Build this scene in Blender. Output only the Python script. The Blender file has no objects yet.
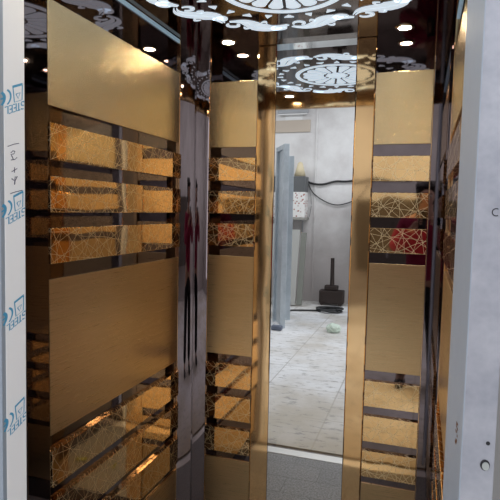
import bpy, bmesh, math, random
from mathutils import Vector, Matrix, Euler
random.seed(7)
PI = math.pi
scn = bpy.context.scene
C = scn.collection
R = math.radians

# ------------------------------------------------------------------ materials
def principled(name, color=(.8,.8,.8), metallic=0., rough=.5, **kw):
    m = bpy.data.materials.new(name); m.use_nodes = True
    b = m.node_tree.nodes['Principled BSDF']
    b.inputs['Base Color'].default_value = (*color, 1)
    b.inputs['Metallic'].default_value = metallic
    b.inputs['Roughness'].default_value = rough
    for k, v in kw.items():
        b.inputs[k].default_value = v
    return m

class G:
    """tiny node-graph helper"""
    def __init__(s, m): s.m = m; s.t = m.node_tree; s.b = s.t.nodes['Principled BSDF']
    def n(s, typ, **kw):
        nd = s.t.nodes.new(typ)
        for k, v in kw.items(): setattr(nd, k, v)
        return nd
    def l(s, a, b): s.t.links.new(a, b)
    def val(s, sock, v):
        if hasattr(v, 'is_output'): s.l(v, sock)
        else: sock.default_value = v
    def math(s, op, a, b=0., c=None):
        nd = s.n('ShaderNodeMath', operation=op)
        s.val(nd.inputs[0], a); s.val(nd.inputs[1], b)
        if c is not None: s.val(nd.inputs[2], c)
        return nd.outputs[0]
    def pos(s): return s.n('ShaderNodeNewGeometry').outputs['Position']
    def uv(s):
        """u runs along any upright wall, v is height"""
        x = s.n('ShaderNodeSeparateXYZ'); s.l(s.pos(), x.inputs[0])
        return s.math('ADD', x.outputs[0], x.outputs[1]), x.outputs[2]
    def vec(s, x, y, z=0.):
        c = s.n('ShaderNodeCombineXYZ')
        for i, v in enumerate((x, y, z)): s.val(c.inputs[i], v)
        return c.outputs[0]
    def noise(s, vec, scale, detail=2., rough=.5):
        nd = s.n('ShaderNodeTexNoise'); s.l(vec, nd.inputs['Vector'])
        nd.inputs['Scale'].default_value = scale; nd.inputs['Detail'].default_value = detail
        nd.inputs['Roughness'].default_value = rough
        return nd.outputs[0]
    def ramp(s, fac, stops):
        nd = s.n('ShaderNodeValToRGB'); s.l(fac, nd.inputs[0])
        e = nd.color_ramp.elements
        while len(e) < len(stops): e.new(.5)
        for el, (p, c) in zip(e, stops):
            el.position = p; el.color = (*c, 1) if len(c) == 3 else c
        return nd.outputs[0]
    def mix(s, f, a, b):
        nd = s.n('ShaderNodeMix', data_type='RGBA')
        s.val(nd.inputs[0], f)
        s.val(nd.inputs[6], (*a, 1) if isinstance(a, tuple) else a)
        s.val(nd.inputs[7], (*b, 1) if isinstance(b, tuple) else b)
        return nd.outputs[2]
    def bump(s, h, strength=.2, dist=.001):
        nd = s.n('ShaderNodeBump'); s.l(h, nd.inputs['Height'])
        nd.inputs['Strength'].default_value = strength; nd.inputs['Distance'].default_value = dist
        s.l(nd.outputs[0], s.b.inputs['Normal'])

DARK = (.18, .148, .153)
GOLD = (.80, .55, .27)

m_dark = principled('dark_mirror_steel', DARK, 1., .03)
m_ceil = principled('dark_bronze_mirror', (.17, .125, .10), 1., .04)
m_goldedge = principled('gold_trim', (.85, .55, .28), 1., .12)

def mat_embossed():
    m = principled('embossed_gold_steel', (.86, .68, .40), 1., .25); g = G(m)
    u, v = g.uv()
    a = g.noise(g.vec(g.math('MULTIPLY', u, 1.), g.math('MULTIPLY', v, 2.2)), 190., 2.)
    w = g.n('ShaderNodeTexVoronoi', feature='F1'); g.l(g.vec(u, g.math('MULTIPLY', v, 1.8)), w.inputs['Vector']); w.inputs['Scale'].default_value = 230.
    h = g.math('ADD', a, w.outputs['Distance'])
    g.bump(h, .3, .0014)
    return m
def mat_brushed():
    m = principled('brushed_gold_steel', (.78, .52, .255), 1., .30, **{'Anisotropic': .75}); g = G(m)
    t = g.n('ShaderNodeTangent', direction_type='RADIAL', axis='Z'); g.l(t.outputs[0], g.b.inputs['Tangent'])
    u, v = g.uv()
    a = g.noise(g.vec(g.math('MULTIPLY', u, 6.), g.math('MULTIPLY', v, 500.)), 1., 3., .7)
    rr = g.math('MULTIPLY_ADD', a, .22, .19); g.l(rr, g.b.inputs['Roughness'])
    g.l(g.ramp(a, [(.3, (.59, .41, .215)), (.7, (.72, .52, .29))]), g.b.inputs['Base Color'])
    return m
def mat_crackle():
    m = principled('crackle_etched_gold', (.85, .55, .255), 1., .05); g = G(m)
    u, v = g.uv()
    wob = g.noise(g.vec(u, v), 9., 1.)
    lines = None
    for i, (ang, sc) in enumerate([(9, 15), (35, 21), (58, 18), (84, 17), (112, 19), (136, 22), (160, 18)]):
        a = R(ang)
        t = g.math('ADD', g.math('MULTIPLY', u, math.cos(a)), g.math('MULTIPLY', v, math.sin(a)))
        t = g.math('ADD', t, g.math('MULTIPLY', wob, .02))
        vo = g.n('ShaderNodeTexVoronoi', voronoi_dimensions='1D', feature='DISTANCE_TO_EDGE')
        g.l(g.math('ADD', t, 3.7*i), vo.inputs['W']); vo.inputs['Scale'].default_value = sc
        k = g.math('LESS_THAN', vo.outputs['Distance'], .00055*sc)
        lines = k if lines is None else g.math('MAXIMUM', lines, k)
    g.l(g.mix(lines, (.85, .55, .255), (.96, .80, .52)), g.b.inputs['Base Color'])
    g.l(g.math('MULTIPLY_ADD', lines, .38, .04), g.b.inputs['Roughness'])
    h = g.math('ADD', g.math('MULTIPLY', g.noise(g.vec(u, v), 9., 0.), 1.), 0.)
    g.bump(h, .3, .0022)
    return m
def mat_polished():
    m = principled('polished_gold_steel', (.80, .53, .27), 1., .06); g = G(m)
    u, v = g.uv()
    g.bump(g.noise(g.vec(g.math('MULTIPLY', u, 2.), v), 5., 0.), .15, .003)
    return m
m_emb, m_bru, m_crk, m_pol = mat_embossed(), mat_brushed(), mat_crackle(), mat_polished()
m_mirror = principled('silver_mirror', (.86, .87, .88), 1., .0)
m_glassedge = principled('mirror_bevel', (.80, .86, .88), 1., .03)

m_acryl = principled('backlit_acrylic', (.7, .78, .82), 0., .35)
m_acryl.node_tree.nodes['Principled BSDF'].inputs['Emission Color'].default_value = (.72, .86, 1., 1)
m_acryl.node_tree.nodes['Principled BSDF'].inputs['Emission Strength'].default_value = .62
m_lens = principled('lit_spot_lens', (1, .9, .75), 0., .3)
m_lens.node_tree.nodes['Principled BSDF'].inputs['Emission Color'].default_value = (1., .84, .60, 1)
m_lens.node_tree.nodes['Principled BSDF'].inputs['Emission Strength'].default_value = 120.
m_chrome = principled('chrome_ring', (.8, .72, .6), 1., .15)

def mat_galv(name, c1, c2, rough=.42, met=.75, sc=9.):
    m = principled(name, c1, met, rough); g = G(m)
    p = g.pos()
    n = g.noise(p, sc, 5., .62)
    w = g.n('ShaderNodeTexVoronoi', feature='F1'); g.l(p, w.inputs['Vector']); w.inputs['Scale'].default_value = sc*7
    f = g.math('ADD', g.math('MULTIPLY', n, .95), g.math('MULTIPLY', w.outputs['Distance'], .12))
    g.l(g.ramp(f, [(.25, c1), (.75, c2)]), g.b.inputs['Base Color'])
    return m
m_jamb = mat_galv('galvanised_steel', (.31, .325, .39), (.50, .51, .57), .45, .35, 11.)
m_reveal = mat_galv('grey_zinc_fold', (.47, .54, .66), (.53, .60, .71), .5, .3, 6.)
m_galvblue = mat_galv('bluish_zinc_sheet', (.42, .48, .53), (.62, .68, .73), .38, .7, 5.)
m_film = principled('white_protective_film', (.88, .89, .92), 0., .38)
m_filmedge = principled('blue_grey_film_edge', (.36, .42, .50), .3, .4)
m_ink = principled('blue_print_ink', (.07, .33, .56), 0., .5)
m_ink2 = principled('pale_blue_print_ink', (.42, .70, .85), 0., .5)
m_pen = principled('dark_marker_ink', (.05, .05, .12), 0., .5)
m_rust = principled('rust', (.22, .10, .05), 0., .8)
m_hole = principled('dark_hole', (.02, .02, .025), 0., .8)
m_bolt = principled('zinc_bolt', (.7, .75, .75), .9, .3)

def mat_plaster():
    m = principled('white_plaster', (.78, .77, .76), 0., .85); g = G(m)
    p = g.pos()
    x = g.n('ShaderNodeSeparateXYZ'); g.l(p, x.inputs[0])
    n = g.noise(p, 2.3, 5., .6)
    stain = g.math('MULTIPLY', g.noise(p, 5., 4., .6), g.math('LESS_THAN', x.outputs[2], 5.))
    c = g.ramp(n, [(.3, (.64, .615, .61)), (.6, (.80, .79, .785)), (.8, (.86, .85, .85))])
    low = g.n('ShaderNodeMapRange'); g.l(g.math('ADD', x.outputs[2], g.math('MULTIPLY', stain, .9)), low.inputs[0])
    low.inputs[1].default_value = 1.1; low.inputs[2].default_value = 2.3; low.inputs[3].default_value = 1.; low.inputs[4].default_value = 0.
    g.l(g.mix(low.outputs[0], c, (.47, .43, .42)), g.b.inputs['Base Color'])
    return m
m_plaster = mat_plaster()
m_concrete = principled('grey_concrete', (.30, .29, .28), 0., .9)
m_ceilpaint = principled('white_ceiling_paint', (.75, .75, .75), 0., .9)

def mat_shopfloor():
    m = principled('scuffed_white_tiles', (.75, .75, .75), 0., .55); g = G(m)
    p = g.pos()
    br = g.n('ShaderNodeTexBrick'); g.l(p, br.inputs['Vector']); br.offset = .0
    br.inputs['Scale'].default_value = 1.; br.inputs['Mortar Size'].default_value = .006
    br.inputs['Brick Width'].default_value = .62; br.inputs['Row Height'].default_value = .62
    br.inputs['Color1'].default_value = (.80, .80, .81, 1); br.inputs['Color2'].default_value = (.74, .74, .75, 1); br.inputs['Mortar'].default_value = (.50, .49, .48, 1)
    mp = g.n('ShaderNodeMapping'); g.l(p, mp.inputs[0]); mp.inputs['Scale'].default_value = (1.6, 4., 1.); mp.inputs['Rotation'].default_value = (0, 0, .15)
    sc = g.noise(mp.outputs[0], 5., 7., .75)
    scuff = g.ramp(sc, [(.54, (0, 0, 0)), (.62, (1, 1, 1))])
    d = g.noise(p, 1.1, 4., .6)
    dirt = g.ramp(d, [(.42, (0, 0, 0)), (.62, (1, 1, 1))])
    xyz = g.n('ShaderNodeSeparateXYZ'); g.l(p, xyz.inputs[0])
    tread = g.n('ShaderNodeMapRange'); g.l(g.math('ADD', xyz.outputs[1], g.math('MULTIPLY', g.noise(p, 3., 4., .6), 1.2)), tread.inputs[0])     # trodden dirt by the sill
    tread.inputs[1].default_value = .75; tread.inputs[2].default_value = 1.7; tread.inputs[3].default_value = 0.; tread.inputs[4].default_value = .8
    c = g.mix(g.math('MULTIPLY', dirt, .75), br.outputs[0], (.48, .43, .36))
    c = g.mix(tread.outputs[0], c, (.42, .36, .27))
    c = g.mix(g.math('MULTIPLY', scuff, .75), c, (.24, .23, .22))
    g.l(c, g.b.inputs['Base Color'])
    return m
def mat_cabfloor():
    m = principled('speckled_grey_vinyl', (.3, .3, .31), 0., .5); g = G(m)
    p = g.pos()
    br = g.n('ShaderNodeTexBrick'); g.l(p, br.inputs['Vector']); br.offset = .5
    br.inputs['Scale'].default_value = 1.; br.inputs['Mortar Size'].default_value = .003
    br.inputs['Brick Width'].default_value = .34; br.inputs['Row Height'].default_value = .17
    br.inputs['Color1'].default_value = (.25, .252, .258, 1); br.inputs['Color2'].default_value = (.29, .292, .298, 1); br.inputs['Mortar'].default_value = (.20, .20, .205, 1)
    s = g.ramp(g.noise(p, 90., 4., .85), [(.38, (.2, .2, .2)), (.60, (1.3, 1.3, 1.3))])
    mx = g.n('ShaderNodeMix', data_type='RGBA', blend_type='MULTIPLY'); mx.inputs[0].default_value = .7
    g.l(br.outputs[0], mx.inputs[6]); g.l(s, mx.inputs[7]); g.l(mx.outputs[2], g.b.inputs['Base Color'])
    return m
m_shopfloor, m_cabfloor = mat_shopfloor(), mat_cabfloor()
m_sill = principled('aluminium_sill', (.80, .79, .76), .5, .4)

# ------------------------------------------------------------------ mesh helpers
def link(name, me, mat=None, parent=None, loc=None):
    o = bpy.data.objects.new(name, me); C.objects.link(o)
    if mat is not None:
        for mm in (mat if isinstance(mat, (list, tuple)) else [mat]): me.materials.append(mm)
    if parent is not None: o.parent = parent
    if loc is not None: o.location = loc
    return o
def obj(name, bm, mat=None, parent=None, loc=None, smooth=False):
    bmesh.ops.recalc_face_normals(bm, faces=bm.faces[:])
    me = bpy.data.meshes.new(name); bm.to_mesh(me); bm.free()
    if smooth:
        for p in me.polygons: p.use_smooth = True
    return link(name, me, mat, parent, loc)
def bx(bm, a, b, bevel=0., rot=None, seg=2):
    a, b = Vector(a), Vector(b)
    r = bmesh.ops.create_cube(bm, size=1.)
    vs = r['verts']; d = b-a
    M = Matrix.Translation((a+b)/2)
    if rot is not None: M = M @ rot
    bmesh.ops.transform(bm, verts=vs, matrix=M @ Matrix.Diagonal((*d, 1)))
    if bevel > 0:
        es = list({e for v in vs for e in v.link_edges})
        bmesh.ops.bevel(bm, geom=es, offset=bevel, segments=seg, affect='EDGES', profile=.6)
def box(name, a, b, mat, parent=None, bevel=0., rot=None, center=True):
    """box mesh with its origin in its middle (or at parent's space)"""
    a, b = Vector(a), Vector(b)
    c = (a+b)/2 if parent is None else Vector((0, 0, 0))
    bm = bmesh.new(); bx(bm, a-c, b-c, bevel, rot)
    return obj(name, bm, mat, parent, c)
def cyl(bm, p, q, r1, r2=None, n=20):
    p, q = Vector(p), Vector(q); d = q-p
    M = Matrix.Translation((p+q)/2) @ d.to_track_quat('Z', 'Y').to_matrix().to_4x4()
    bmesh.ops.create_cone(bm, cap_ends=True, segments=n, radius1=r1, radius2=r1 if r2 is None else r2, depth=d.length, matrix=M)
def tube(bm, pts, rad, n=10):
    pts = [Vector(p) for p in pts]; rings = []
    for i, p in enumerate(pts):
        t = (pts[min(i+1, len(pts)-1)]-pts[max(i-1, 0)]).normalized()
        a = t.cross(Vector((0, 0, 1)));  a = a if a.length > .05 else t.cross(Vector((1, 0, 0)))
        a.normalize(); b = t.cross(a)
        rings.append([bm.verts.new(p+(a*math.cos(2*PI*k/n)+b*math.sin(2*PI*k/n))*rad) for k in range(n)])
    for r0, r1 in zip(rings, rings[1:]):
        for k in range(n): bm.faces.new((r0[k], r0[(k+1) % n], r1[(k+1) % n], r1[k]))
    bm.faces.new(rings[0]); bm.faces.new(rings[-1])
def smooth_path(pts, k=8):
    pts = [Vector(p) for p in pts]; out = []
    P = [pts[0]]+pts+[pts[-1]]
    for i in range(1, len(P)-2):
        for j in range(k):
            t = j/k; a, b, c, d = P[i-1], P[i], P[i+1], P[i+2]
            out.append(.5*((2*b)+(c-a)*t+(2*a-5*b+4*c-d)*t*t+(3*b-a-3*c+d)*t**3))
    out.append(pts[-1]); return out
def tag(o, label, cat, group=None):
    o['label'] = label; o['category'] = cat
    if group: o['group'] = group
    return o
def empty(name, loc, label, cat, group=None):
    o = bpy.data.objects.new(name, None); C.objects.link(o); o.location = loc
    o.empty_display_size = .05
    return tag(o, label, cat, group)
def struct(o): o['kind'] = 'structure'; return o

# ------------------------------------------------------------------ cabin dimensions (metres)
XL, XR, YB, YF = -.983, .083, 2.2, 1.115
ZC = 2.24
XM = (XL+XR)/2
Z = dict(T0=2.101, T1=1.816, b1t=1.769, b1b=1.6685, b2t=1.6227, b2b=1.523, b3t=1.4786, b3b=1.379,
         M0=1.3336, M1=.883, b4t=.840, b4b=.731, b5t=.6906, b5b=.580, b6t=.540, b6b=.426, B0=.393, B1=.108)
PT = .007          # panels stand this far off the dark wall
YP0, YP1 = 1.2096, 2.0247      # gold field on the side walls
BXL = (-.920, -.700); BXR = (-.201, .020)   # gold fields on the back wall
MX = (-.615, -.281)            # mirror

struct(box('wall_left', (XL-PT-.03, YF, 0), (XL-PT, YB+PT, ZC), m_dark))
struct(box('wall_right', (XR+PT, YF, 0), (XR+PT+.03, YB+PT, ZC), m_dark))
struct(box('wall_back', (XL-PT-.03, YB+PT, 0), (XR+PT+.03, YB+PT+.03, ZC), m_dark))
struct(box('ceiling', (XL-PT-.03, YF, ZC), (XR+PT+.03, YB+PT+.03, ZC+.03), m_ceil))
struct(box('floor', (XL-PT-.03, 1.262, -.04), (XR+PT+.03, YB+PT+.03, 0), m_cabfloor))
struct(box('baseboard_left', (XL-PT, YP0, 0), (XL, YP1, .10), m_dark))
struct(box('baseboard_right', (XR, YP0, 0), (XR+PT, YP1, .10), m_dark))
struct(box('baseboard_back', (BXL[0], YB, 0), (BXR[1], YB+PT, .10), m_dark))
tag(box('door_sill', (XL-PT-.03, 1.185, -.04), (XR+PT+.03, 1.262, .003), m_sill, bevel=.001), 'pale aluminium sill strip across the lift entrance floor', 'sill')

# corner columns: dark mirror steel folded round the corners, with thin gold edges
def column(name_label, bm_parts, trims):
    bm = bmesh.new()
    for a, b in bm_parts: bx(bm, a, b, .0015)
    o = obj('corner_column', bm, m_dark); tag(o, name_label, 'column')
    for a, b in trims:
        t = bmesh.new(); bx(t, a, b, .0008); obj('edge_trim', t, m_goldedge, o)
    return o
e = .0025
# rear left post: a folded cover set across the corner, two gently bowed faces with a step between them
bm = bmesh.new()
A_, M_, S_, E_ = Vector((XL, YP1+e)), Vector((-.9262, 2.0500)), Vector((-.9812, 2.1718)), Vector((BXL[0]-e, YB))
def bowed(p, q, sag, n=14):
    d = q-p; nrm = Vector((d.y, -d.x)).normalized()   # towards the cabin
    return [p+d*(k/n)+nrm*(sag*4*(k/n)*(1-k/n)) for k in range(n+1)]
faces_ = [bowed(A_, M_, .0012), bowed(S_, E_, .0012)]
loop = faces_[0]+faces_[1]+[Vector((BXL[0]-e, YB+PT)), Vector((XL-PT, YB+PT)), Vector((XL-PT, YP1+e))]
va = [bm.verts.new((p.x, p.y, 0)) for p in loop]; vb = [bm.verts.new((p.x, p.y, ZC)) for p in loop]
bm.faces.new(va); bm.faces.new(vb); n_ = len(loop)
for k in range(n_):
    fc = bm.faces.new((va[k], va[(k+1) % n_], vb[(k+1) % n_], vb[k]))
    fc.smooth = k < 14 or 15 <= k < 29
bmesh.ops.recalc_face_normals(bm, faces=bm.faces[:]); bm.normal_update()
for ed in bm.edges:
    if len(ed.link_faces) == 2 and ed.calc_face_angle(0) > .25: ed.smooth = False
po = tag(obj('corner_column', bm, m_dark), 'tall dark mirror-polished column in the rear left corner between gold panels', 'column')
for a, b in [((XL-PT, YP1, 0), (XL+.001, YP1+e, ZC)), ((BXL[0]-e, YB-.001, 0), (BXL[0], YB+PT, ZC))]:
    t = bmesh.new(); bx(t, a, b, .0008); obj('edge_trim', t, m_goldedge, po)
column('dark mirror-polished column in the rear right corner beside the narrow right wall',
       [((XR, YP1+e, 0), (XR+PT, YB, ZC)), ((BXR[1]+e, YB, 0), (XR, YB+PT, ZC))],
       [((XR-.001, YP1, 0), (XR+PT, YP1+e, ZC)), ((BXR[1], YB-.001, 0), (BXR[1]+e, YB+PT, ZC))])
column('dark mirror strip at the entrance edge of the left wall behind the film-covered post',
       [((XL-PT, YF, 0), (XL+.002, YP0-.004, ZC))], [])
column('dark mirror strip at the entrance edge of the right wall behind the zinc post',
       [((XR-.002, YF, 0), (XR+PT, YP0-.004, ZC))], [])

struct(box('trim_2', (XL-PT-.03, 1.135, -.05), (XR+PT+.03, 1.184, -.012), m_concrete))
# gold panels and bands
SECT = [('left', 'the left wall'), ('rear_left', 'the back wall left of the mirror'),
        ('rear_right', 'the back wall right of the mirror'), ('right', 'the right wall')]
def panel(sec, z1, z0, mat, name, label, cat, group=None, proud=0., bevel=.0012):
    h = proud
    if sec == 'left': a, b = (XL-PT, YP0, z0), (XL+h, YP1, z1)
    elif sec == 'right': a, b = (XR-h, YP0, z0), (XR+PT, YP1, z1)
    elif sec == 'rear_left': a, b = (BXL[0]+.001, YB-h, z0), (BXL[1]-.001, YB+PT, z1)
    else: a, b = (BXR[0]+.001, YB-h, z0), (BXR[1]-.001, YB+PT, z1)
    return tag(box(name, a, b, mat, bevel=bevel), label, cat, group)
for sec, where in SECT:
    panel(sec, Z['T0'], Z['T1'], m_emb, 'embossed_panel', 'large embossed gold steel panel at the top of '+where, 'wall panel', 'embossed gold panels')
    panel(sec, Z['M0'], Z['M1'], m_bru, 'brushed_panel', 'tall brushed gold steel panel in the middle of '+where, 'wall panel', 'brushed gold panels')
    panel(sec, Z['B0'], Z['B1'], m_bru, 'brushed_panel', 'brushed gold steel panel at the bottom of '+where, 'wall panel', 'brushed gold panels')
    for k, t in zip('123456', ['top crackle-etched gold band of the upper three on ', 'middle crackle-etched gold band of the upper three on ',
                               'lowest crackle-etched gold band of the upper three on ', 'top crackle-etched gold band of the lower three on ',
                               'middle crackle-etched gold band of the lower three on ', 'lowest crackle-etched gold band of the lower three on ']):
        panel(sec, Z['b'+k+'t'], Z['b'+k+'b'], m_crk, 'crackle_band', t+where, 'wall band', 'crackle-etched gold bands', proud=.007, bevel=.0012)

# mirror with its gold surround
mr = empty('wall_mirror', (XM, YB, .1), 'tall narrow mirror in the back wall between two polished gold strips', 'mirror')
def kid(name, a, b, mat, par, bevel=0.):
    off = par.location; bm = bmesh.new(); bx(bm, Vector(a)-off, Vector(b)-off, bevel)
    return obj(name, bm, mat, par)
kid('mirror_glass', (MX[0], YB-.002, .10), (MX[1], YB+PT, ZC-.024), m_mirror, mr)
bm = bmesh.new()    # sloping bevel along the top of the glass
prof = [(YB-.002, ZC-.024), (YB+PT, ZC-.024), (YB+PT, ZC), (YB-.0070, ZC)]
va = [bm.verts.new(Vector((MX[0], y, z))-mr.location) for y, z in prof]; vb = [bm.verts.new(Vector((MX[1], y, z))-mr.location) for y, z in prof]
bm.faces.new(va); bm.faces.new(vb)
for i in range(4): bm.faces.new((va[i], va[(i+1) % 4], vb[(i+1) % 4], vb[i]))
obj('bevelled_edge', bm, m_glassedge, mr)
for x0, x1 in ((BXL[1], MX[0]), (MX[1], BXR[0])):
    kid('gold_strip', (x0+.001, YB-.005, .10), (x1-.001, YB+PT, ZC), m_pol, mr, .004)

# entrance header
tag(box('entrance_header', (XL-.02, YF-.035, 2.185), (XR+.02, YF, ZC+.03), m_goldedge, bevel=.002), 'bronze header beam over the lift entrance seen in the mirror', 'beam')

# ------------------------------------------------------------------ lit ceiling ornament
OC = Vector((XM, 1.645, ZC))
orn = empty('ceiling_ornament', OC, 'backlit white rosette and scroll ring cut into the dark ceiling', 'ceiling light')
TH = .003
def flat(name, polys, parent):
    """polygons in the ceiling plane given a small thickness"""
    bm = bmesh.new()
    kx, ky = (1.03, .87) if name in ('scroll', 'triangle') else (.76, .76)      # the ring is a little wider than deep
    polys = [[(x*kx, y*ky) for x, y in poly] for poly in polys]
    for poly in polys:
        top = [bm.verts.new((x, y, 0)) for x, y in poly]; bot = [bm.verts.new((x, y, -TH)) for x, y in poly]
        n = len(poly)
        try:
            bm.faces.new(top); bm.faces.new(bot)
        except ValueError: continue
        for i in range(n): bm.faces.new((top[i], top[(i+1) % n], bot[(i+1) % n], bot[i]))
    return obj(name, bm, m_acryl, parent)
def ribbon(pts, widths):
    """quads along a curve"""
    L, Rr = [], []
    for i, (x, y) in enumerate(pts):
        x0, y0 = pts[max(i-1, 0)]; x1, y1 = pts[min(i+1, len(pts)-1)]
        dx, dy = x1-x0, y1-y0; q = math.hypot(dx, dy) or 1
        nx, ny = -dy/q, dx/q; w = widths[i]/2
        L.append((x+nx*w, y+ny*w)); Rr.append((x-nx*w, y-ny*w))
    return [(L[i], L[i+1], Rr[i+1], Rr[i]) for i in range(len(pts)-1)]
def arc(cx, cy, r, a0, a1, n=16): return [(cx+r*math.cos(R(a0+(a1-a0)*i/n)), cy+r*math.sin(R(a0+(a1-a0)*i/n))) for i in range(n+1)]
def taper(n, a, m, b): return [(a+(m-a)*(i/(n/2)) if i < n/2 else m+(b-m)*((i-n/2)/(n/2))) for i in range(n+1)]
def polar(polys, r0, th0):
    out = []
    for p in polys: out.append([((r0+y)*math.cos(th0+x/r0), (r0+y)*math.sin(th0+x/r0)) for x, y in p])
    return out
NSC = 10; RS = .388; LS = 2*PI*RS/NSC
def scroll_polys(s):
    P = []
    n = 20; T = [i/n for i in range(n+1)]
    spine = [((-.50+.94*t)*LS, s*.030*math.sin(2*PI*t-.35)) for t in T]
    for sd in (1, -1):                                             # leaf body split by a dark vein
        pts, ws = [], []
        for i, (x, y) in enumerate(spine):
            x0, y0 = spine[max(i-1, 0)]; x1, y1 = spine[min(i+1, n)]
            q = math.hypot(x1-x0, y1-y0); nx, ny = -(y1-y0)/q, (x1-x0)/q
            w = .005+.070*math.sin(PI*min(1, T[i]*1.02))**1.3*(1 if T[i] < .5 else .75)
            off = sd*(w/4+.0034); pts.append((x+nx*off, y+ny*off)); ws.append(w/2)
        P += ribbon(pts, ws)
    P += ribbon(arc(-.36*LS, s*.022, .024, -60*s, 200*s, 16), taper(16, .005, .017, .010))     # curled head
    P += ribbon(arc(-.36*LS, s*.022, .007, 0, 350, 10), [.009]*11)
    P += ribbon(arc(.33*LS, s*.020, .021, 240*s, -20*s, 14), taper(14, .008, .017, .005))      # curled tail
    P += ribbon([(.05*LS+.10*LS*t, s*(.030+.016*math.sin(PI*t))) for t in [k/6 for k in range(7)]], taper(6, .003, .014, .003))
    P += ribbon([(-.16*LS+.10*LS*t, -s*(.030+.016*math.sin(PI*t))) for t in [k/6 for k in range(7)]], taper(6, .003, .014, .003))
    return P
for i in range(NSC):
    flat('scroll', polar(scroll_polys(1 if i % 2 else -1), RS, 2*PI*(i+.25)/NSC), orn)
for i in range(24):
    a = 2*PI*(i+.5)/24
    tri = [(-.013, -.012), (.013, -.012), (.0, .018)] if i % 2 else [(-.017, .010), (.017, .010), (0, -.014)]
    flat('triangle', polar([tri], .282, a), orn)
for a0 in range(0, 4):
    pass
rim = []
N = 72
for i in range(N):
    a, b = 2*PI*i/N, 2*PI*(i+1)/N
    rim.append([(.250*math.cos(a), .250*math.sin(a)), (.278*math.cos(a), .278*math.sin(a)), (.278*math.cos(b), .278*math.sin(b)), (.250*math.cos(b), .250*math.sin(b))])
flat('rosette_rim', rim, orn)
NP = 16
for i in range(NP):
    a = 2*PI*i/NP; h = PI/NP
    pts = [(.085, -h*.70*.085*1.1)]
    pts = []
    for r in (.088, .14, .195): pts.append((r, -(h*r-.0075)))
    w = h*.205-.0065
    for k in range(0, 9): pts.append((.203+w*.75*math.sin(PI*k/8), -w*math.cos(PI*k/8)))
    for r in (.195, .14, .088): pts.append((r, h*r-.0075))
    ca, sa = math.cos(a), math.sin(a)
    flat('petal', [[(x*ca-y*sa, x*sa+y*ca) for x, y in pts]], orn)
hub = []
for i in range(8):
    a = 2*PI*i/8
    pts = [(.016, -.004), (.045, -.020), (.066, -.018), (.076, 0), (.066, .018), (.045, .020), (.016, .004)]
    hub.append([(x*math.cos(a)-y*math.sin(a), x*math.sin(a)+y*math.cos(a)) for x, y in pts])
hub.append([(.013*math.cos(2*PI*k/16), .013*math.sin(2*PI*k/16)) for k in range(16)])
flat('hub_flower', hub, orn)

# emissive strips standing in for the bluish reflection along the ceiling edges
m_glow = principled('dim_blue_glow', (.4, .5, .55), 0., .3)
m_glow.node_tree.nodes['Principled BSDF'].inputs['Emission Color'].default_value = (.50, .78, 1., 1)
m_glow.node_tree.nodes['Principled BSDF'].inputs['Emission Strength'].default_value = .22
for xa, xb, lab in ((XL-PT, XL-PT+.006, 'slim dim blue glow imitating a reflection along the ceiling edge of the left wall'), (XR+PT-.006, XR+PT, 'slim dim blue glow imitating a reflection along the ceiling edge of the right wall')):
    cv = empty('edge_glow', ((xa+xb)/2, 1.6, ZC), lab, 'light strip')
    kid('glow_face', (xa, YP0, ZC-.017), (xb, YP1-.002, ZC-.003), m_glow, cv, .001)
    kid('housing', (xa, YP0, ZC-.003), (xb, YP1-.002, ZC), m_dark, cv)  # dark backing above the added glow

# ------------------------------------------------------------------ recessed spots
def spot(x, y, label):
    s = empty('ceiling_spotlight', (x, y, ZC), label, 'spotlight', 'recessed ceiling spots')
    bm = bmesh.new()
    n = 32; prof = [(.024, 0), (.024, -.003), (.033, -.005), (.036, -.002), (.036, 0)]
    rings = [[bm.verts.new((r*math.cos(2*PI*k/n), r*math.sin(2*PI*k/n), z)) for k in range(n)] for r, z in prof]
    for r0, r1 in zip(rings, rings[1:]):
        for k in range(n): bm.faces.new((r0[k], r0[(k+1) % n], r1[(k+1) % n], r1[k]))
    obj('trim_ring', bm, m_chrome, s, smooth=True)
    bm = bmesh.new(); cyl(bm, (0, 0, -.0022), (0, 0, -.0002), .0235, n=28); obj('lens', bm, m_lens, s)
XS = (-.805, -.094); YS = (2.112, 1.22)
spot(XS[0], YS[0], 'lit round ceiling spot above the back wall panel left of the mirror')
spot(XS[1], YS[0], 'lit round ceiling spot above the back wall panel right of the mirror')
spot(XS[0], YS[1], 'lit round ceiling spot near the entrance on the left side')
spot(XS[1], YS[1], 'lit round ceiling spot near the entrance on the right side')

# ------------------------------------------------------------------ left door post in printed film
JX = -.968; JY0, JY1 = 1.030, 1.100
lp = empty('door_post', (JX, (JY0+JY1)/2, 0), 'steel door post wrapped in white film with blue print, left of the entrance', 'door post')
lp.rotation_euler.y = .007; LEAN = .007*1.31
kid('film_face', (JX-.05, JY0, 0), (JX, JY1, 2.6), m_film, lp, .002)
kid('outer_lip', (JX-.12, JY0-.014, 0), (JX, JY0, 2.6), m_filmedge, lp, .002)
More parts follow.
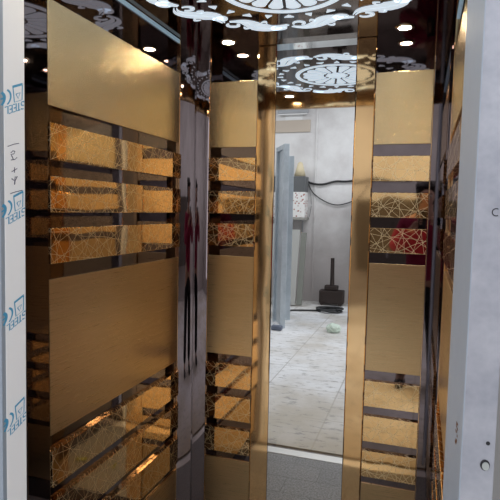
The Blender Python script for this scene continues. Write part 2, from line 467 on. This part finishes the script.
# print: local u = depth (picture right), v = up, drawn on the face that looks across the entrance
DU = (JY1-JY0)/20.   # metres of depth per picture pixel
DV = .00247
def on_face(polys, zc, tilt, name, mat, th=.0004):
    bm = bmesh.new(); ct, st = math.cos(tilt), math.sin(tilt)
    for poly in polys:
        f = []
        for u, v in poly:      # u, v in picture pixels about the print's middle
            uu, vv = u*DU, v*DV
            y = (JY0+JY1)/2+uu; z = zc+vv+uu*math.tan(tilt)
            f.append((JX+th, y, z))
        f = [Vector(p)-lp.location for p in f]
        if all(-(JY1-JY0)/2-.0125 < p.y < (JY1-JY0)/2-.0005 for p in f):
            bm.faces.new([bm.verts.new(p) for p in f])
    bmesh.ops.dissolve_degenerate(bm, edges=bm.edges[:], dist=1e-7)
    if not bm.faces: bm.free(); return None
    o = obj(name, bm, mat, lp)
    return o
def rib(pts, w):
    n = len(pts); return ribbon(pts, w if isinstance(w, list) else [w]*n)
def letters(txt, u0, v0, step, w, h, t):
    """block capitals, turned upside down (read from the right)"""
    G_ = {'S': [[(1, .85), (.8, 1), (.2, 1), (0, .82), (.1, .58), (.9, .42), (1, .18), (.8, 0), (.2, 0), (0, .15)]],
          'T': [[(0, 1), (1, 1)], [(.5, 1), (.5, 0)]], 'E': [[(1, 1), (0, 1), (0, 0), (1, 0)], [(0, .5), (.8, .5)]], 'L': [[(0, 1), (0, 0), (1, 0)]]}
    P = []
    for i, ch in enumerate(txt):
        for st in G_[ch]:
            pts = [(u0-i*step-x*w, v0-y*h) for x, y in st]
            P += rib(pts, t)
    return P
TILT = R(23)
for zc in (1.805, 1.538, 1.272, 1.002):
    on_face(rib(arc(-8.3-4.5, 2, 9.2, 50, -50, 12), 1.6), zc, TILT, 'arc_mark', m_ink)
    on_face(rib(arc(-16.9, 2, 7.6, 62, -62, 12), 2.4)+rib([(-13., 2), (-9.4, 2)], 1.6), zc, TILT, 'arc_mark', m_ink)
    on_face(rib([(-2.0, 10.5), (7.8, 10.5)], 2.4)+rib([(-1.5, 10), (-.2, -5.), (7.2, -5.), (7.6, 10)], 1.)
            + rib([(1.4, 2.6), (5.4, 2.6), (3.4, -2.6), (1.4, 2.6)], .9), zc, TILT, 'cup_mark', m_ink)
    on_face(letters('STEEL', 9.3, -7., 3.9, 3.0, 7.2, 1.15), zc, TILT, 'printed_word', m_ink)
# handwriting
def pen(polys, zc): on_face(polys, zc, R(20), 'marker_writing', m_pen)
pen(rib([(-7, 0), (-1, .2), (4, -.6)], .7), 1.691)
pen(rib([(-4, 3.5), (-2, 5), (0, 3.6), (-1, 1.6), (-4, 2.0), (-3, .2), (-1.5, -4)], .8)+rib([(-4, -3.4), (0, -4.2), (2, -3.)], .8), 1.664)
pen(rib([(-3.4, -.6), (2, .4)], .8)+rib([(-.6, 2.6), (-.6, -2.6)], .8), 1.628)
pen(rib([(-3.4, 3.2), (-.8, 0), (.2, 3.8)], .9)+rib([(2, 3.2), (-.4, -1), (-.6, -4)], 1.1), 1.602)
pen(rib([(-5, .6), (0, 0), (7, -1.4)], .8), 1.573)

lp.location.x -= LEAN

# ------------------------------------------------------------------ right door post of zinc steel
YA, YR = .92, 1.10
rp = empty('door_post', (.07, YA, 0), 'grey galvanised steel door post with bolt holes, right of the entrance', 'door post')
bm = bmesh.new()
a, b, c, d = (.0790, YA), (.1300, YA), (.1300, YR), (.0635, YR)
def prism(bm, pts, z0, z1, off=(0, 0, 0)):
    o = Vector(off)
    A = [bm.verts.new(Vector((x, y, z0))-o) for x, y in pts]; B = [bm.verts.new(Vector((x, y, z1))-o) for x, y in pts]
    bm.faces.new(A); bm.faces.new(B); n = len(pts)
    for i in range(n): bm.faces.new((A[i], A[(i+1) % n], B[(i+1) % n], B[i]))
prism(bm, [(.0805, YA), (.0805+.003, YA+.003), (.068, YR), (.0635, YR), (.0785, YA+.002)], 0, 2.6, rp.location)
obj('folded_edge', bm, m_reveal, rp)
bm = bmesh.new(); prism(bm, [(.0805, YA), (.1285, YA), (.1300, YA+.0015), (.1300, YA+.0035), (.0840, YA+.0035)], 0, 2.6, rp.location)
obj('face_plate', bm, m_jamb, rp)
def disc(x, z, rx, rz, mat, name, dy=0.0006, n=20):
    bm = bmesh.new()
    A = [bm.verts.new(Vector((x+rx*math.cos(2*PI*k/n), YA-dy, z+rz*math.sin(2*PI*k/n)))-rp.location) for k in range(n)]
    B = [bm.verts.new(Vector((x+rx*math.cos(2*PI*k/n), YA-.0001, z+rz*math.sin(2*PI*k/n)))-rp.location) for k in range(n)]
    bm.faces.new(A); bm.faces.new(B)
    for k in range(n): bm.faces.new((A[k], A[(k+1) % n], B[(k+1) % n], B[k]))
    obj(name, bm, mat, rp)
def at_plate(px, z): pass
disc(.1161, 1.128, .0075, .0095, m_hole, 'bolt_hole'); disc(.1170, 1.1265, .0056, .0070, m_bolt, 'bolt', .0016)
disc(.1188, 1.1655, .0032, .0034, m_hole, 'bolt_hole')
bm = bmesh.new()
for poly in rib(arc(.1135-.002, 0, .0058, 60, 300, 14), .0016):
    bm.faces.new([bm.verts.new(Vector((x, YA-.0006, 1.545+y))-rp.location) for x, y in poly])
obj('punched_mark', bm, m_hole, rp)
bm = bmesh.new()
random.seed(3)
for k in range(16):
    t = random.uniform(.2, .32); y = YA+.18*t*1.0; x = .0785-(.0785-.0635)*(y-YA-.002)/(YR-YA-.002)-.0004
    z0 = 1.172-random.uniform(0, .04); w, h = random.uniform(.004, .011), random.uniform(.002, .006)
    dx = -(.0785-.0635)/(YR-YA-.002)*w
    bm.faces.new([bm.verts.new(Vector(p)-rp.location) for p in ((x, y, z0), (x+dx, y+w, z0), (x+dx, y+w, z0+h), (x, y, z0+h))])
obj('rust_stain', bm, m_rust, rp)

# ------------------------------------------------------------------ scraps on the cabin floor
m_lime = principled('lime_plastic', (.55, .62, .05), 0., .5)
def scrap(loc, rz, L, W, label):
    bm = bmesh.new()
    nx, ny = 8, 3
    vs = [[bm.verts.new(((i/nx-.5)*L, (j/ny-.5)*W*(1-.4*abs(i/nx-.5)), .003+.006*abs(math.sin(i*1.1+j*.7)))) for j in range(ny+1)] for i in range(nx+1)]
    for i in range(nx):
        for j in range(ny): bm.faces.new((vs[i][j], vs[i+1][j], vs[i+1][j+1], vs[i][j+1]))
    bmesh.ops.solidify(bm, geom=bm.faces[:], thickness=.002)
    o = obj('plastic_scrap', bm, m_lime, None, loc); o.rotation_euler.z = rz; tag(o, label, 'scrap')
scrap((-.05, 1.77, .0), .4, .05, .034, 'short lime green plastic scrap on the cabin floor near the right wall')
scrap((-.262, 1.76, .0), 1.9, .075, .012, 'thin lime green plastic offcut on the cabin floor below the mirror')

# ------------------------------------------------------------------ workshop behind the camera
WX0, WX1, WY = -5.2, 3.2, -4.45
WH = 3.7
struct(box('floor', (WX0-.1, WY-.1, -.04), (WX1+.1, 1.134, 0), m_shopfloor))
struct(box('wall_rear', (WX0-.1, WY-.12, 0), (WX1+.1, WY, WH), m_plaster))
struct(box('wall_side', (WX0-.12, WY, 0), (WX0, 1.12, WH), m_plaster))
struct(box('wall_side', (WX1, WY, 0), (WX1+.12, 1.12, WH), m_plaster))
struct(box('wall_front', (WX0, 1.135, 0), (XL-PT-.045, 1.25, WH), m_concrete))
struct(box('wall_front', (XR+PT+.05, 1.135, 0), (WX1, 1.25, WH), m_concrete))
struct(box('wall_front', (XL-PT-.045, 1.135, ZC+.045), (XR+PT+.05, 1.25, WH), m_concrete))
struct(box('ceiling', (WX0-.12, WY-.12, WH), (WX1+.12, 1.25, WH+.05), m_ceilpaint))
struct(box('trim_1', (-1.76, WY, .0), (-1.735, WY+.02, WH), m_plaster))

m_grey = principled('grey_enamel', (.42, .43, .45), .2, .5)
m_tube = principled('white_tube', (.85, .85, .85), 0., .3)
lf = empty('batten_lamp', (-2.15, WY+.04, 3.19), 'grey ceiling-high batten lamp on the white workshop wall, switched off', 'lamp')
kid('housing', (-2.42, WY, 3.19), (-1.90, WY+.08, 3.27), m_grey, lf, .006)
kid('mounting_plate', (-2.30, WY, 3.08), (-2.0, WY+.012, 3.20), m_tube, lf)
bm = bmesh.new(); cyl(bm, (-.26, .03, -.016), (.24, .03, -.016), .013); obj('tube', bm, m_tube, lf)
m_beige = principled('beige_board', (.58, .50, .42), 0., .8)
tag(box('wall_board', (-2.50, WY, 2.88), (-1.86, WY+.03, 3.08), m_beige, bevel=.003), 'long beige board fixed high on the workshop wall under the lamp', 'board')

# shelf with packages
m_wood = principled('grey_board', (.33, .32, .29), 0., .7)
sh = empty('wall_shelf', (-2.25, WY, 1.40), 'grey wall shelf carrying packages beside the zinc frames', 'shelf')
kid('shelf_board', (-2.66, WY, 1.40), (-1.84, WY+.34, 1.435), m_wood, sh, .003)
for x in (-2.55, -1.95):
    kid('bracket', (x-.012, WY, 1.16), (x+.012, WY+.025, 1.40), m_grey, sh); kid('bracket', (x-.012, WY+.025, 1.375), (x+.012, WY+.28, 1.40), m_grey, sh)
m_card = principled('dark_grey_case', (.12, .125, .13), 0., .6)
def mat_pack():
    m = principled('printed_packaging', (.8, .8, .8), 0., .6); g = G(m)
    w = g.n('ShaderNodeTexVoronoi', feature='F1'); g.l(g.pos(), w.inputs['Vector']); w.inputs['Scale'].default_value = 22.
    g.l(g.ramp(w.outputs['Distance'], [(.22, (.35, .12, .10)), (.36, (.82, .81, .79))]), g.b.inputs['Base Color'])
    return m
m_pack = mat_pack()
for i, x in enumerate((-2.52, -1.98)):
    tag(box('package', (x-.12, WY+.04, 1.436), (x+.12, WY+.30, 1.70), m_pack, bevel=.008), ['white speckled package on the shelf end behind the zinc frames', 'white speckled package on the shelf end nearest the bare wall'][i], 'package')
    tag(box('package', (x-.12, WY+.05, 1.701), (x+.12, WY+.29, 1.86), m_pack, bevel=.008), ['upper white speckled package behind the zinc frames', 'upper white speckled package under the dark case by the bare wall'][i], 'package')
    cs = tag(box('tool_case', (x-.125, WY+.05, 1.861), (x+.125, WY+.29, 2.12), m_card, bevel=.012), ['dark grey case stacked on packages behind the zinc frames', 'dark grey case stacked on packages by the bare wall'][i], 'case')
m_cream = principled('cream_foam', (.72, .62, .42), 0., .7)
for i, x in enumerate((-2.52, -1.98)):
    bm = bmesh.new()
    bmesh.ops.create_cone(bm, cap_ends=True, segments=24, radius1=.10, radius2=.035, depth=.24, matrix=Matrix.Translation((0, 0, .12)))
    bmesh.ops.bevel(bm, geom=[e_ for e_ in bm.edges if abs(e_.verts[0].co.z-e_.verts[1].co.z) < .01], offset=.015, segments=3, affect='EDGES')
    tag(obj('foam_roll', bm, m_cream, None, (x, WY+.17, 2.121), True), ['cream tapered roll on top of the case behind the frames', 'cream tapered roll on top of the case by the bare wall'][i], 'roll')

# leaning boards under the shelf
m_board = principled('olive_grey_board', (.20, .205, .18), 0., .6)
m_board2 = principled('pale_grey_board', (.42, .42, .40), 0., .6)
for i, (x, w, mt, lab) in enumerate([(-2.40, .16, m_board2, 'pale grey board leaning under the shelf, furthest left'), (-2.19, .2, m_board, 'olive grey board leaning under the shelf in the middle'),
                                     (-1.99, .17, m_board2, 'pale grey board leaning under the shelf next to the last one'), (-1.84, .09, m_board, 'narrow olive grey board leaning at the shelf end')]):
    o = box('leaning_board', (x-w/2, -.014, 0), (x+w/2, .014, 1.34-.05*i), mt, bevel=.003)
    o.rotation_euler.x = R(11); o.location = (x, WY+.50-.005*i, .665-.02*i); tag(o, lab, 'board', 'boards leaning under the shelf')

# zinc frames standing on the workshop floor
def zinc(x, y, rz, w, h, label):
    f = empty('zinc_frame', (x, y, 0), label, 'metal frame', 'upright zinc frames')
    f.rotation_euler.z = rz
    for sx in (-1, 1):
        bm = bmesh.new(); bx(bm, (sx*w/2-.03, -.035, 0), (sx*w/2+.03, .035, h), .003); obj('upright', bm, m_galvblue, f)
    bm = bmesh.new(); bx(bm, (-w/2+.03, -.03, h-.06), (w/2-.03, .03, h), .003); obj('top_rail', bm, m_galvblue, f)
    bm = bmesh.new(); bx(bm, (-w/2+.03, -.004, .02), (w/2-.03, .004, h-.06)); obj('sheet', bm, m_galvblue, f)
    bm = bmesh.new(); bx(bm, (-.02, -.016, .02), (.02, -.004, h-.06), .002); obj('middle_rib', bm, m_galvblue, f)
    return f
zinc(-1.80, -2.42, R(62), .42, 2.40, 'tall bluish zinc frame standing upright nearest the lift in the workshop')
zinc(-1.82, -2.98, R(74), .44, 2.30, 'tall bluish zinc frame standing upright deeper in the workshop')
tag(box('rubber_foot', (-1.80, -2.14, 0), (-1.66, -2.04, .06), principled('blue_grey_rubber', (.12, .14, .19), 0., .6), bevel=.02), 'small blue grey block on the floor at the foot of the frames', 'block')

# invented dark cabinet behind the photographer, added to darken reflections in the gold
m_cab = principled('dark_brown_enamel', (.085, .07, .06), 0., .5)
cb = empty('added_dark_cabinet', (.1, WY+.2, .62), 'invented dark brown cabinet behind the photographer, added to darken the gold reflections', 'cabinet')
kid('body', (-1.02, WY+.004, .62), (1.3, WY+.45, 1.74), m_cab, cb, .006)
for k in range(4):
    x0 = -1.01+.577*k
    dd = bmesh.new(); bx(dd, Vector((x0+.006, WY+.45, .64))-cb.location, Vector((x0+.571, WY+.468, 1.72))-cb.location, .004); dd = obj('door', dd, m_cab, cb)
    hh = bmesh.new(); bx(hh, Vector((x0+.50, WY+.468, .85))-cb.location, Vector((x0+.52, WY+.49, 1.0))-cb.location, .004); obj('handle', hh, m_grey, dd)

# cables
m_black = principled('black_rubber', (.025, .025, .027), 0., .55)
bm = bmesh.new(); tube(bm, smooth_path([(-1.95, WY+.03, 2.10), (-1.82, WY+.03, 2.02), (-1.62, WY+.03, 2.0), (-1.4, WY+.03, 2.05), (-1.2, WY+.03, 2.05), (-.8, WY+.03, 2.1), (-.2, WY+.03, 2.08)]), .017)
tag(obj('wall_cable', bm, m_black, smooth=True), 'thick black cable running along the workshop wall', 'cable')
bm = bmesh.new(); tube(bm, smooth_path([(-1.88, WY+.025, 2.04), (-1.78, WY+.03, 1.86), (-1.6, WY+.03, 1.73), (-1.4, WY+.03, 1.66), (-1.2, WY+.03, 1.69), (-1.0, WY+.03, 1.80), (-.8, WY+.03, 2.06)]), .009)
tag(obj('wall_cable', bm, m_black, smooth=True), 'thin black cable hanging in a loop below the thick one', 'cable')
bm = bmesh.new(); tube(bm, smooth_path([(-1.86, WY+.025, 2.02), (-1.80, WY+.03, 1.7), (-1.83, WY+.03, 1.45)]), .007)
tag(obj('wall_cable', bm, principled('grey_cable', (.3, .3, .3), 0., .6), smooth=True), 'short grey cable hanging from the cases on the shelf', 'cable')

# floor jack with its upright lever
m_brown = principled('dark_brown_iron', (.045, .032, .028), .5, .55)
jk = empty('floor_jack', (-1.37, -4.22, 0), 'dark iron floor jack with an upright handle by the workshop wall', 'jack')
bm = bmesh.new(); bx(bm, (-.20, -.10, .03), (.20, .10, .25), .02); obj('body', bm, m_brown, jk)
bm = bmesh.new(); bx(bm, (-.12, -.07, .25), (.10, .07, .33), .02); obj('cap', bm, m_brown, jk)
bm = bmesh.new(); cyl(bm, (0, 0, .30), (-.01, -.02, .78), .036, .030); obj('handle', bm, m_brown, jk, smooth=False)
for sx in (-1, 1):
    for sy in (-1, 1):
        bm = bmesh.new(); cyl(bm, (sx*.15, sy*.075-.02, .03), (sx*.15, sy*.075+.02, .03), .03); obj('wheel', bm, m_brown, jk)

# hose coil
pts = [(-1.95, -3.35, .014), (-1.80, -3.45, .014), (-1.62, -3.52, .014), (-1.50, -3.56, .014)]
for k in range(46):
    a = 2*PI*k/12; r = .15+.03*math.sin(k*.9)
    pts.append((-1.30+r*1.15*math.cos(a+2.4), -3.62+r*math.sin(a+2.4), .014+.006*k/6))
bm = bmesh.new(); tube(bm, smooth_path(pts, 4), .013, 8)
tag(obj('hose_coil', bm, m_black, smooth=True), 'loosely coiled black hose on the workshop floor', 'hose')

# crumpled bag
m_bag = principled('pale_green_plastic', (.62, .72, .62), 0., .4)
bm = bmesh.new(); bmesh.ops.create_icosphere(bm, subdivisions=4, radius=.075)
random.seed(11)
ph = [(Vector((random.uniform(-1, 1), random.uniform(-1, 1), random.uniform(-1, 1))).normalized(), random.uniform(25, 90), random.uniform(0, 6)) for _ in range(9)]
for v in bm.verts:
    q = sum(abs(math.sin(d.dot(v.co)*f+p)) for d, f, p in ph)/9
    v.co *= .55+.65*q; v.co.x *= 1.25; v.co.z = max(v.co.z*.9+.05, 0.)
tag(obj('plastic_bag', bm, m_bag, None, (-1.02, -2.25, 0)), 'crumpled pale green plastic bag on the workshop floor', 'bag')

# ------------------------------------------------------------------ the photographer (seen only in the polished walls)
m_skin = principled('skin', (.55, .32, .23), 0., .5)
m_top = principled('magenta_cloth', (.30, .012, .06), 0., .85)
m_trous = principled('black_cloth', (.012, .012, .015), 0., .9)
m_hair = principled('black_hair', (.012, .009, .008), 0., .5)
m_shoe = principled('dark_shoe', (.03, .03, .03), 0., .5)
def skin(name, pts, edges, radii, mat, parent, root=0, levels=1):
    me = bpy.data.meshes.new(name); me.from_pydata([Vector(p) for p in pts], edges, [])
    o = bpy.data.objects.new(name, me); C.objects.link(o)
    sm = o.modifiers.new('s', 'SKIN'); sd = o.modifiers.new('d', 'SUBSURF'); sd.levels = sd.render_levels = levels
    for i, r in enumerate(radii):
        sv = me.skin_vertices[0].data[i]; sv.radius = (r, r) if not isinstance(r, tuple) else r
        sv.use_root = (i == root)
    dg = bpy.context.evaluated_depsgraph_get(); ev = o.evaluated_get(dg)
    nm = bpy.data.meshes.new_from_object(ev)
    o.modifiers.clear(); o.data = nm; bpy.data.meshes.remove(me)
    nm.materials.clear(); nm.materials.append(mat)
    for p in nm.polygons: p.use_smooth = True
    if parent: o.parent = parent
    return o
PX, PY = .03, -.40
per = empty('person', (PX, PY, 0), 'person in a magenta top and black trousers holding up a phone, reflected in the corner', 'person')
bp = [(0, 0, .98), (0, 0, 1.12), (0, .0, 1.30), (0, -.01, 1.46), (0, .01, 1.54), (0, .025, 1.60), (0, .035, 1.68), (0, .03, 1.76)]
be = [(i, i+1) for i in range(7)]
br_ = [(.15, .11), (.135, .10), (.155, .105), (.13, .09), .05, (.06, .065), (.075, .092), (.066, .08)]
def addp(p, r, frm): bp.append(p); br_.append(r); be.append((frm, len(bp)-1)); return len(bp)-1
for s in (-1, 1):
    a_ = addp((s*.17, -.01, 1.45), .062, 3); a_ = addp((s*.25, .06, 1.24), .045, a_); a_ = addp((s*.165, .22, 1.33), .036, a_); a_ = addp((s*.085, .335, 1.44), .026, a_)
    a_ = addp((s*.065, .362, 1.475), (.018, .034), a_)
    palm = a_
    l_ = addp((s*.10, 0, .90), .095, 0); l_ = addp((s*.13, .01, .50), .058, l_); l_ = addp((s*.155, -.02, .10), .042, l_); l_ = addp((s*.165, .08, .04), .042, l_); l_ = addp((s*.17, .15, .03), .032, l_)
body = skin('body', bp, be, br_, m_skin, per, 0, 2)
# five fingers to each hand, closed round the edges of the phone
for s in (-1, 1):
    for k in range(4):
        z0 = 1.515-.019*k; ln = (.9, 1., .96, .8)[k]
        skin('finger', [(s*.066, .358, z0-.012), (s*.060, .352, z0), (s*.051, .368, z0+.002), (s*.044, .388, z0+.003), (s*(.042-.016*ln), .3955, z0+.003)],
             [(0, 1), (1, 2), (2, 3), (3, 4)], [.010, .009, .0085, .008, .0065], m_skin, per)
    skin('thumb', [(s*.070, .348, 1.455), (s*.056, .347, 1.478), (s*.041, .354, 1.497), (s*.026, .357, 1.508)], [(0, 1), (1, 2), (2, 3)], [.013, .0115, .010, .008], m_skin, per)
cp = [(0, 0, .90), (0, 0, 1.12), (0, 0, 1.30), (0, -.01, 1.45), (0, .0, 1.50)]
ce = [(0, 1), (1, 2), (2, 3), (3, 4)]; cr = [(.178, .135), (.158, .122), (.178, .128), (.15, .108), (.075, .075)]
for s in (-1, 1):
    n0 = len(cp); cp += [(s*.17, -.01, 1.45), (s*.25, .06, 1.24), (s*.165, .22, 1.33), (s*.105, .305, 1.41)]; cr += [.076, .060, .050, .042]
    ce += [(3, n0), (n0, n0+1), (n0+1, n0+2), (n0+2, n0+3)]
skin('top', cp, ce, cr, m_top, per, 0, 2)
tp = [(0, 0, 1.0), (0, 0, .93)]; te = [(0, 1)]; tr = [(.168, .128), (.165, .125)]
for s in (-1, 1):
    n0 = len(tp); tp += [(s*.10, 0, .86), (s*.13, .01, .50), (s*.152, -.015, .09)]; tr += [.118, .098, .090]; te += [(1, n0), (n0, n0+1), (n0+1, n0+2)]
skin('trousers', tp, te, tr, m_trous, per, 0, 2)
for s in (-1, 1):
    skin('shoe', [(s*.155, -.06, .045), (s*.16, .04, .045), (s*.17, .16, .035)], [(0, 1), (1, 2)], [.05, .052, .04], m_shoe, per)
skin('hair', [(0, -.01, 1.62), (0, -.02, 1.70), (0, -.005, 1.775), (0, .045, 1.80)], [(0, 1), (1, 2), (2, 3)], [(.085, .07), (.098, .085), (.092, .088), (.07, .05)], m_hair, per, 1, 2)
def ball(name, loc, r, mat, sc=(1, 1, 1)):
    bm = bmesh.new(); bmesh.ops.create_uvsphere(bm, u_segments=16, v_segments=10, radius=r); bmesh.ops.scale(bm, verts=bm.verts[:], vec=sc)
    bmesh.ops.translate(bm, verts=bm.verts[:], vec=loc); obj(name, bm, mat, per, smooth=True)
m_eye = principled('eye_white', (.7, .7, .68), 0., .2)
for s in (-1, 1):
    ball('eye', (s*.030, .117, 1.690), .011, m_eye); ball('iris', (s*.030, .1255, 1.688), .005, m_hair); ball('ear', (s*.078, .03, 1.675), .03, m_skin, (.35, .65, 1))
    ball('eyebrow', (s*.030, .121, 1.708), .015, m_hair, (1., .3, .22))
skin('nose', [(0, .118, 1.692), (0, .136, 1.662), (0, .124, 1.652)], [(0, 1), (1, 2)], [.008, .012, .011], m_skin, per)
ball('mouth', (0, .116, 1.632), .022, principled('lips', (.42, .15, .13), 0., .4), (1, .35, .28))
ph_ = empty('phone', (0, -.020, 1.49), 'dark phone held upright in both hands of the reflected person', 'phone')
kid('phone_body', (-.030, -.024, 1.41), (.030, -.016, 1.562), m_black, ph_, .003)
kid('screen', (-.028, -.0246, 1.416), (.028, -.0238, 1.556), principled('phone_glass', (.02, .02, .025), 0., .1), ph_)
bm = bmesh.new(); cyl(bm, (0, .0035, .05), (0, .0065, .05), .006); obj('phone_lens', bm, principled('lens_glass', (.01, .01, .012), 0., .05), ph_)

# ------------------------------------------------------------------ light
def area(name, loc, rot, sx, sy, energy, color=(1, 1, 1)):
    energy *= .42
    ld = bpy.data.lights.new(name, 'AREA'); ld.shape = 'RECTANGLE'; ld.size = sx; ld.size_y = sy; ld.energy = energy; ld.color = color
    o = bpy.data.objects.new(name, ld); C.objects.link(o); o.location = loc; o.rotation_euler = rot
    return o
for x, y in ((-3.4, -2.9), (-.9, -2.9), (1.6, -2.9), (-3.4, -.5), (-.9, -.5), (1.6, -.5)):
    area('ceiling_fill', (x, y, WH-.03), (0, 0, 0), 1.2, .5, 58., (.94, .97, 1.))  # unseen area lights added under the workshop ceiling, without fixtures
area('side_daylight_fill', (WX1-.03, -1.8, 1.7), (0, R(90), 0), 2.8, 3.4, 120., (.90, .95, 1.))  # daylight fill added in front of the solid side wall, no gate there
w = bpy.data.worlds.new('world'); scn.world = w; w.use_nodes = True
w.node_tree.nodes['Background'].inputs[0].default_value = (.85, .9, 1, 1); w.node_tree.nodes['Background'].inputs[1].default_value = .15

# ------------------------------------------------------------------ camera
f, yaw, pitch, roll = 524.447, R(18.08763), R(-4.33678), R(1.20388)
cyw, syw, cpt, spt = math.cos(yaw), math.sin(yaw), math.cos(pitch), math.sin(pitch)
fwd = Vector((-syw*cpt, cyw*cpt, spt)); right = Vector((cyw, syw, 0)); up = right.cross(fwd)
r_ = right*math.cos(roll)+up*math.sin(roll); u_ = -right*math.sin(roll)+up*math.cos(roll)
cam = bpy.data.cameras.new('camera'); co = bpy.data.objects.new('camera', cam); C.objects.link(co)
M = Matrix((r_, u_, -fwd)).transposed().to_4x4(); M.translation = Vector((0, 0, 1.54)); co.matrix_world = M
cam.sensor_width = 36; cam.lens = 36*f/500; cam.clip_start = .005
scn.camera = co

vs = scn.view_settings
vs.view_transform = 'Standard'; vs.look = 'None'; vs.gamma = 1; vs.use_curve_mapping = False; vs.exposure = .16
cy = scn.cycles
cy.max_bounces = 16; cy.glossy_bounces = 14; cy.diffuse_bounces = 4; cy.caustics_reflective = True; cy.blur_glossy = .6; cy.sample_clamp_indirect = 6.
cy.use_denoising = True
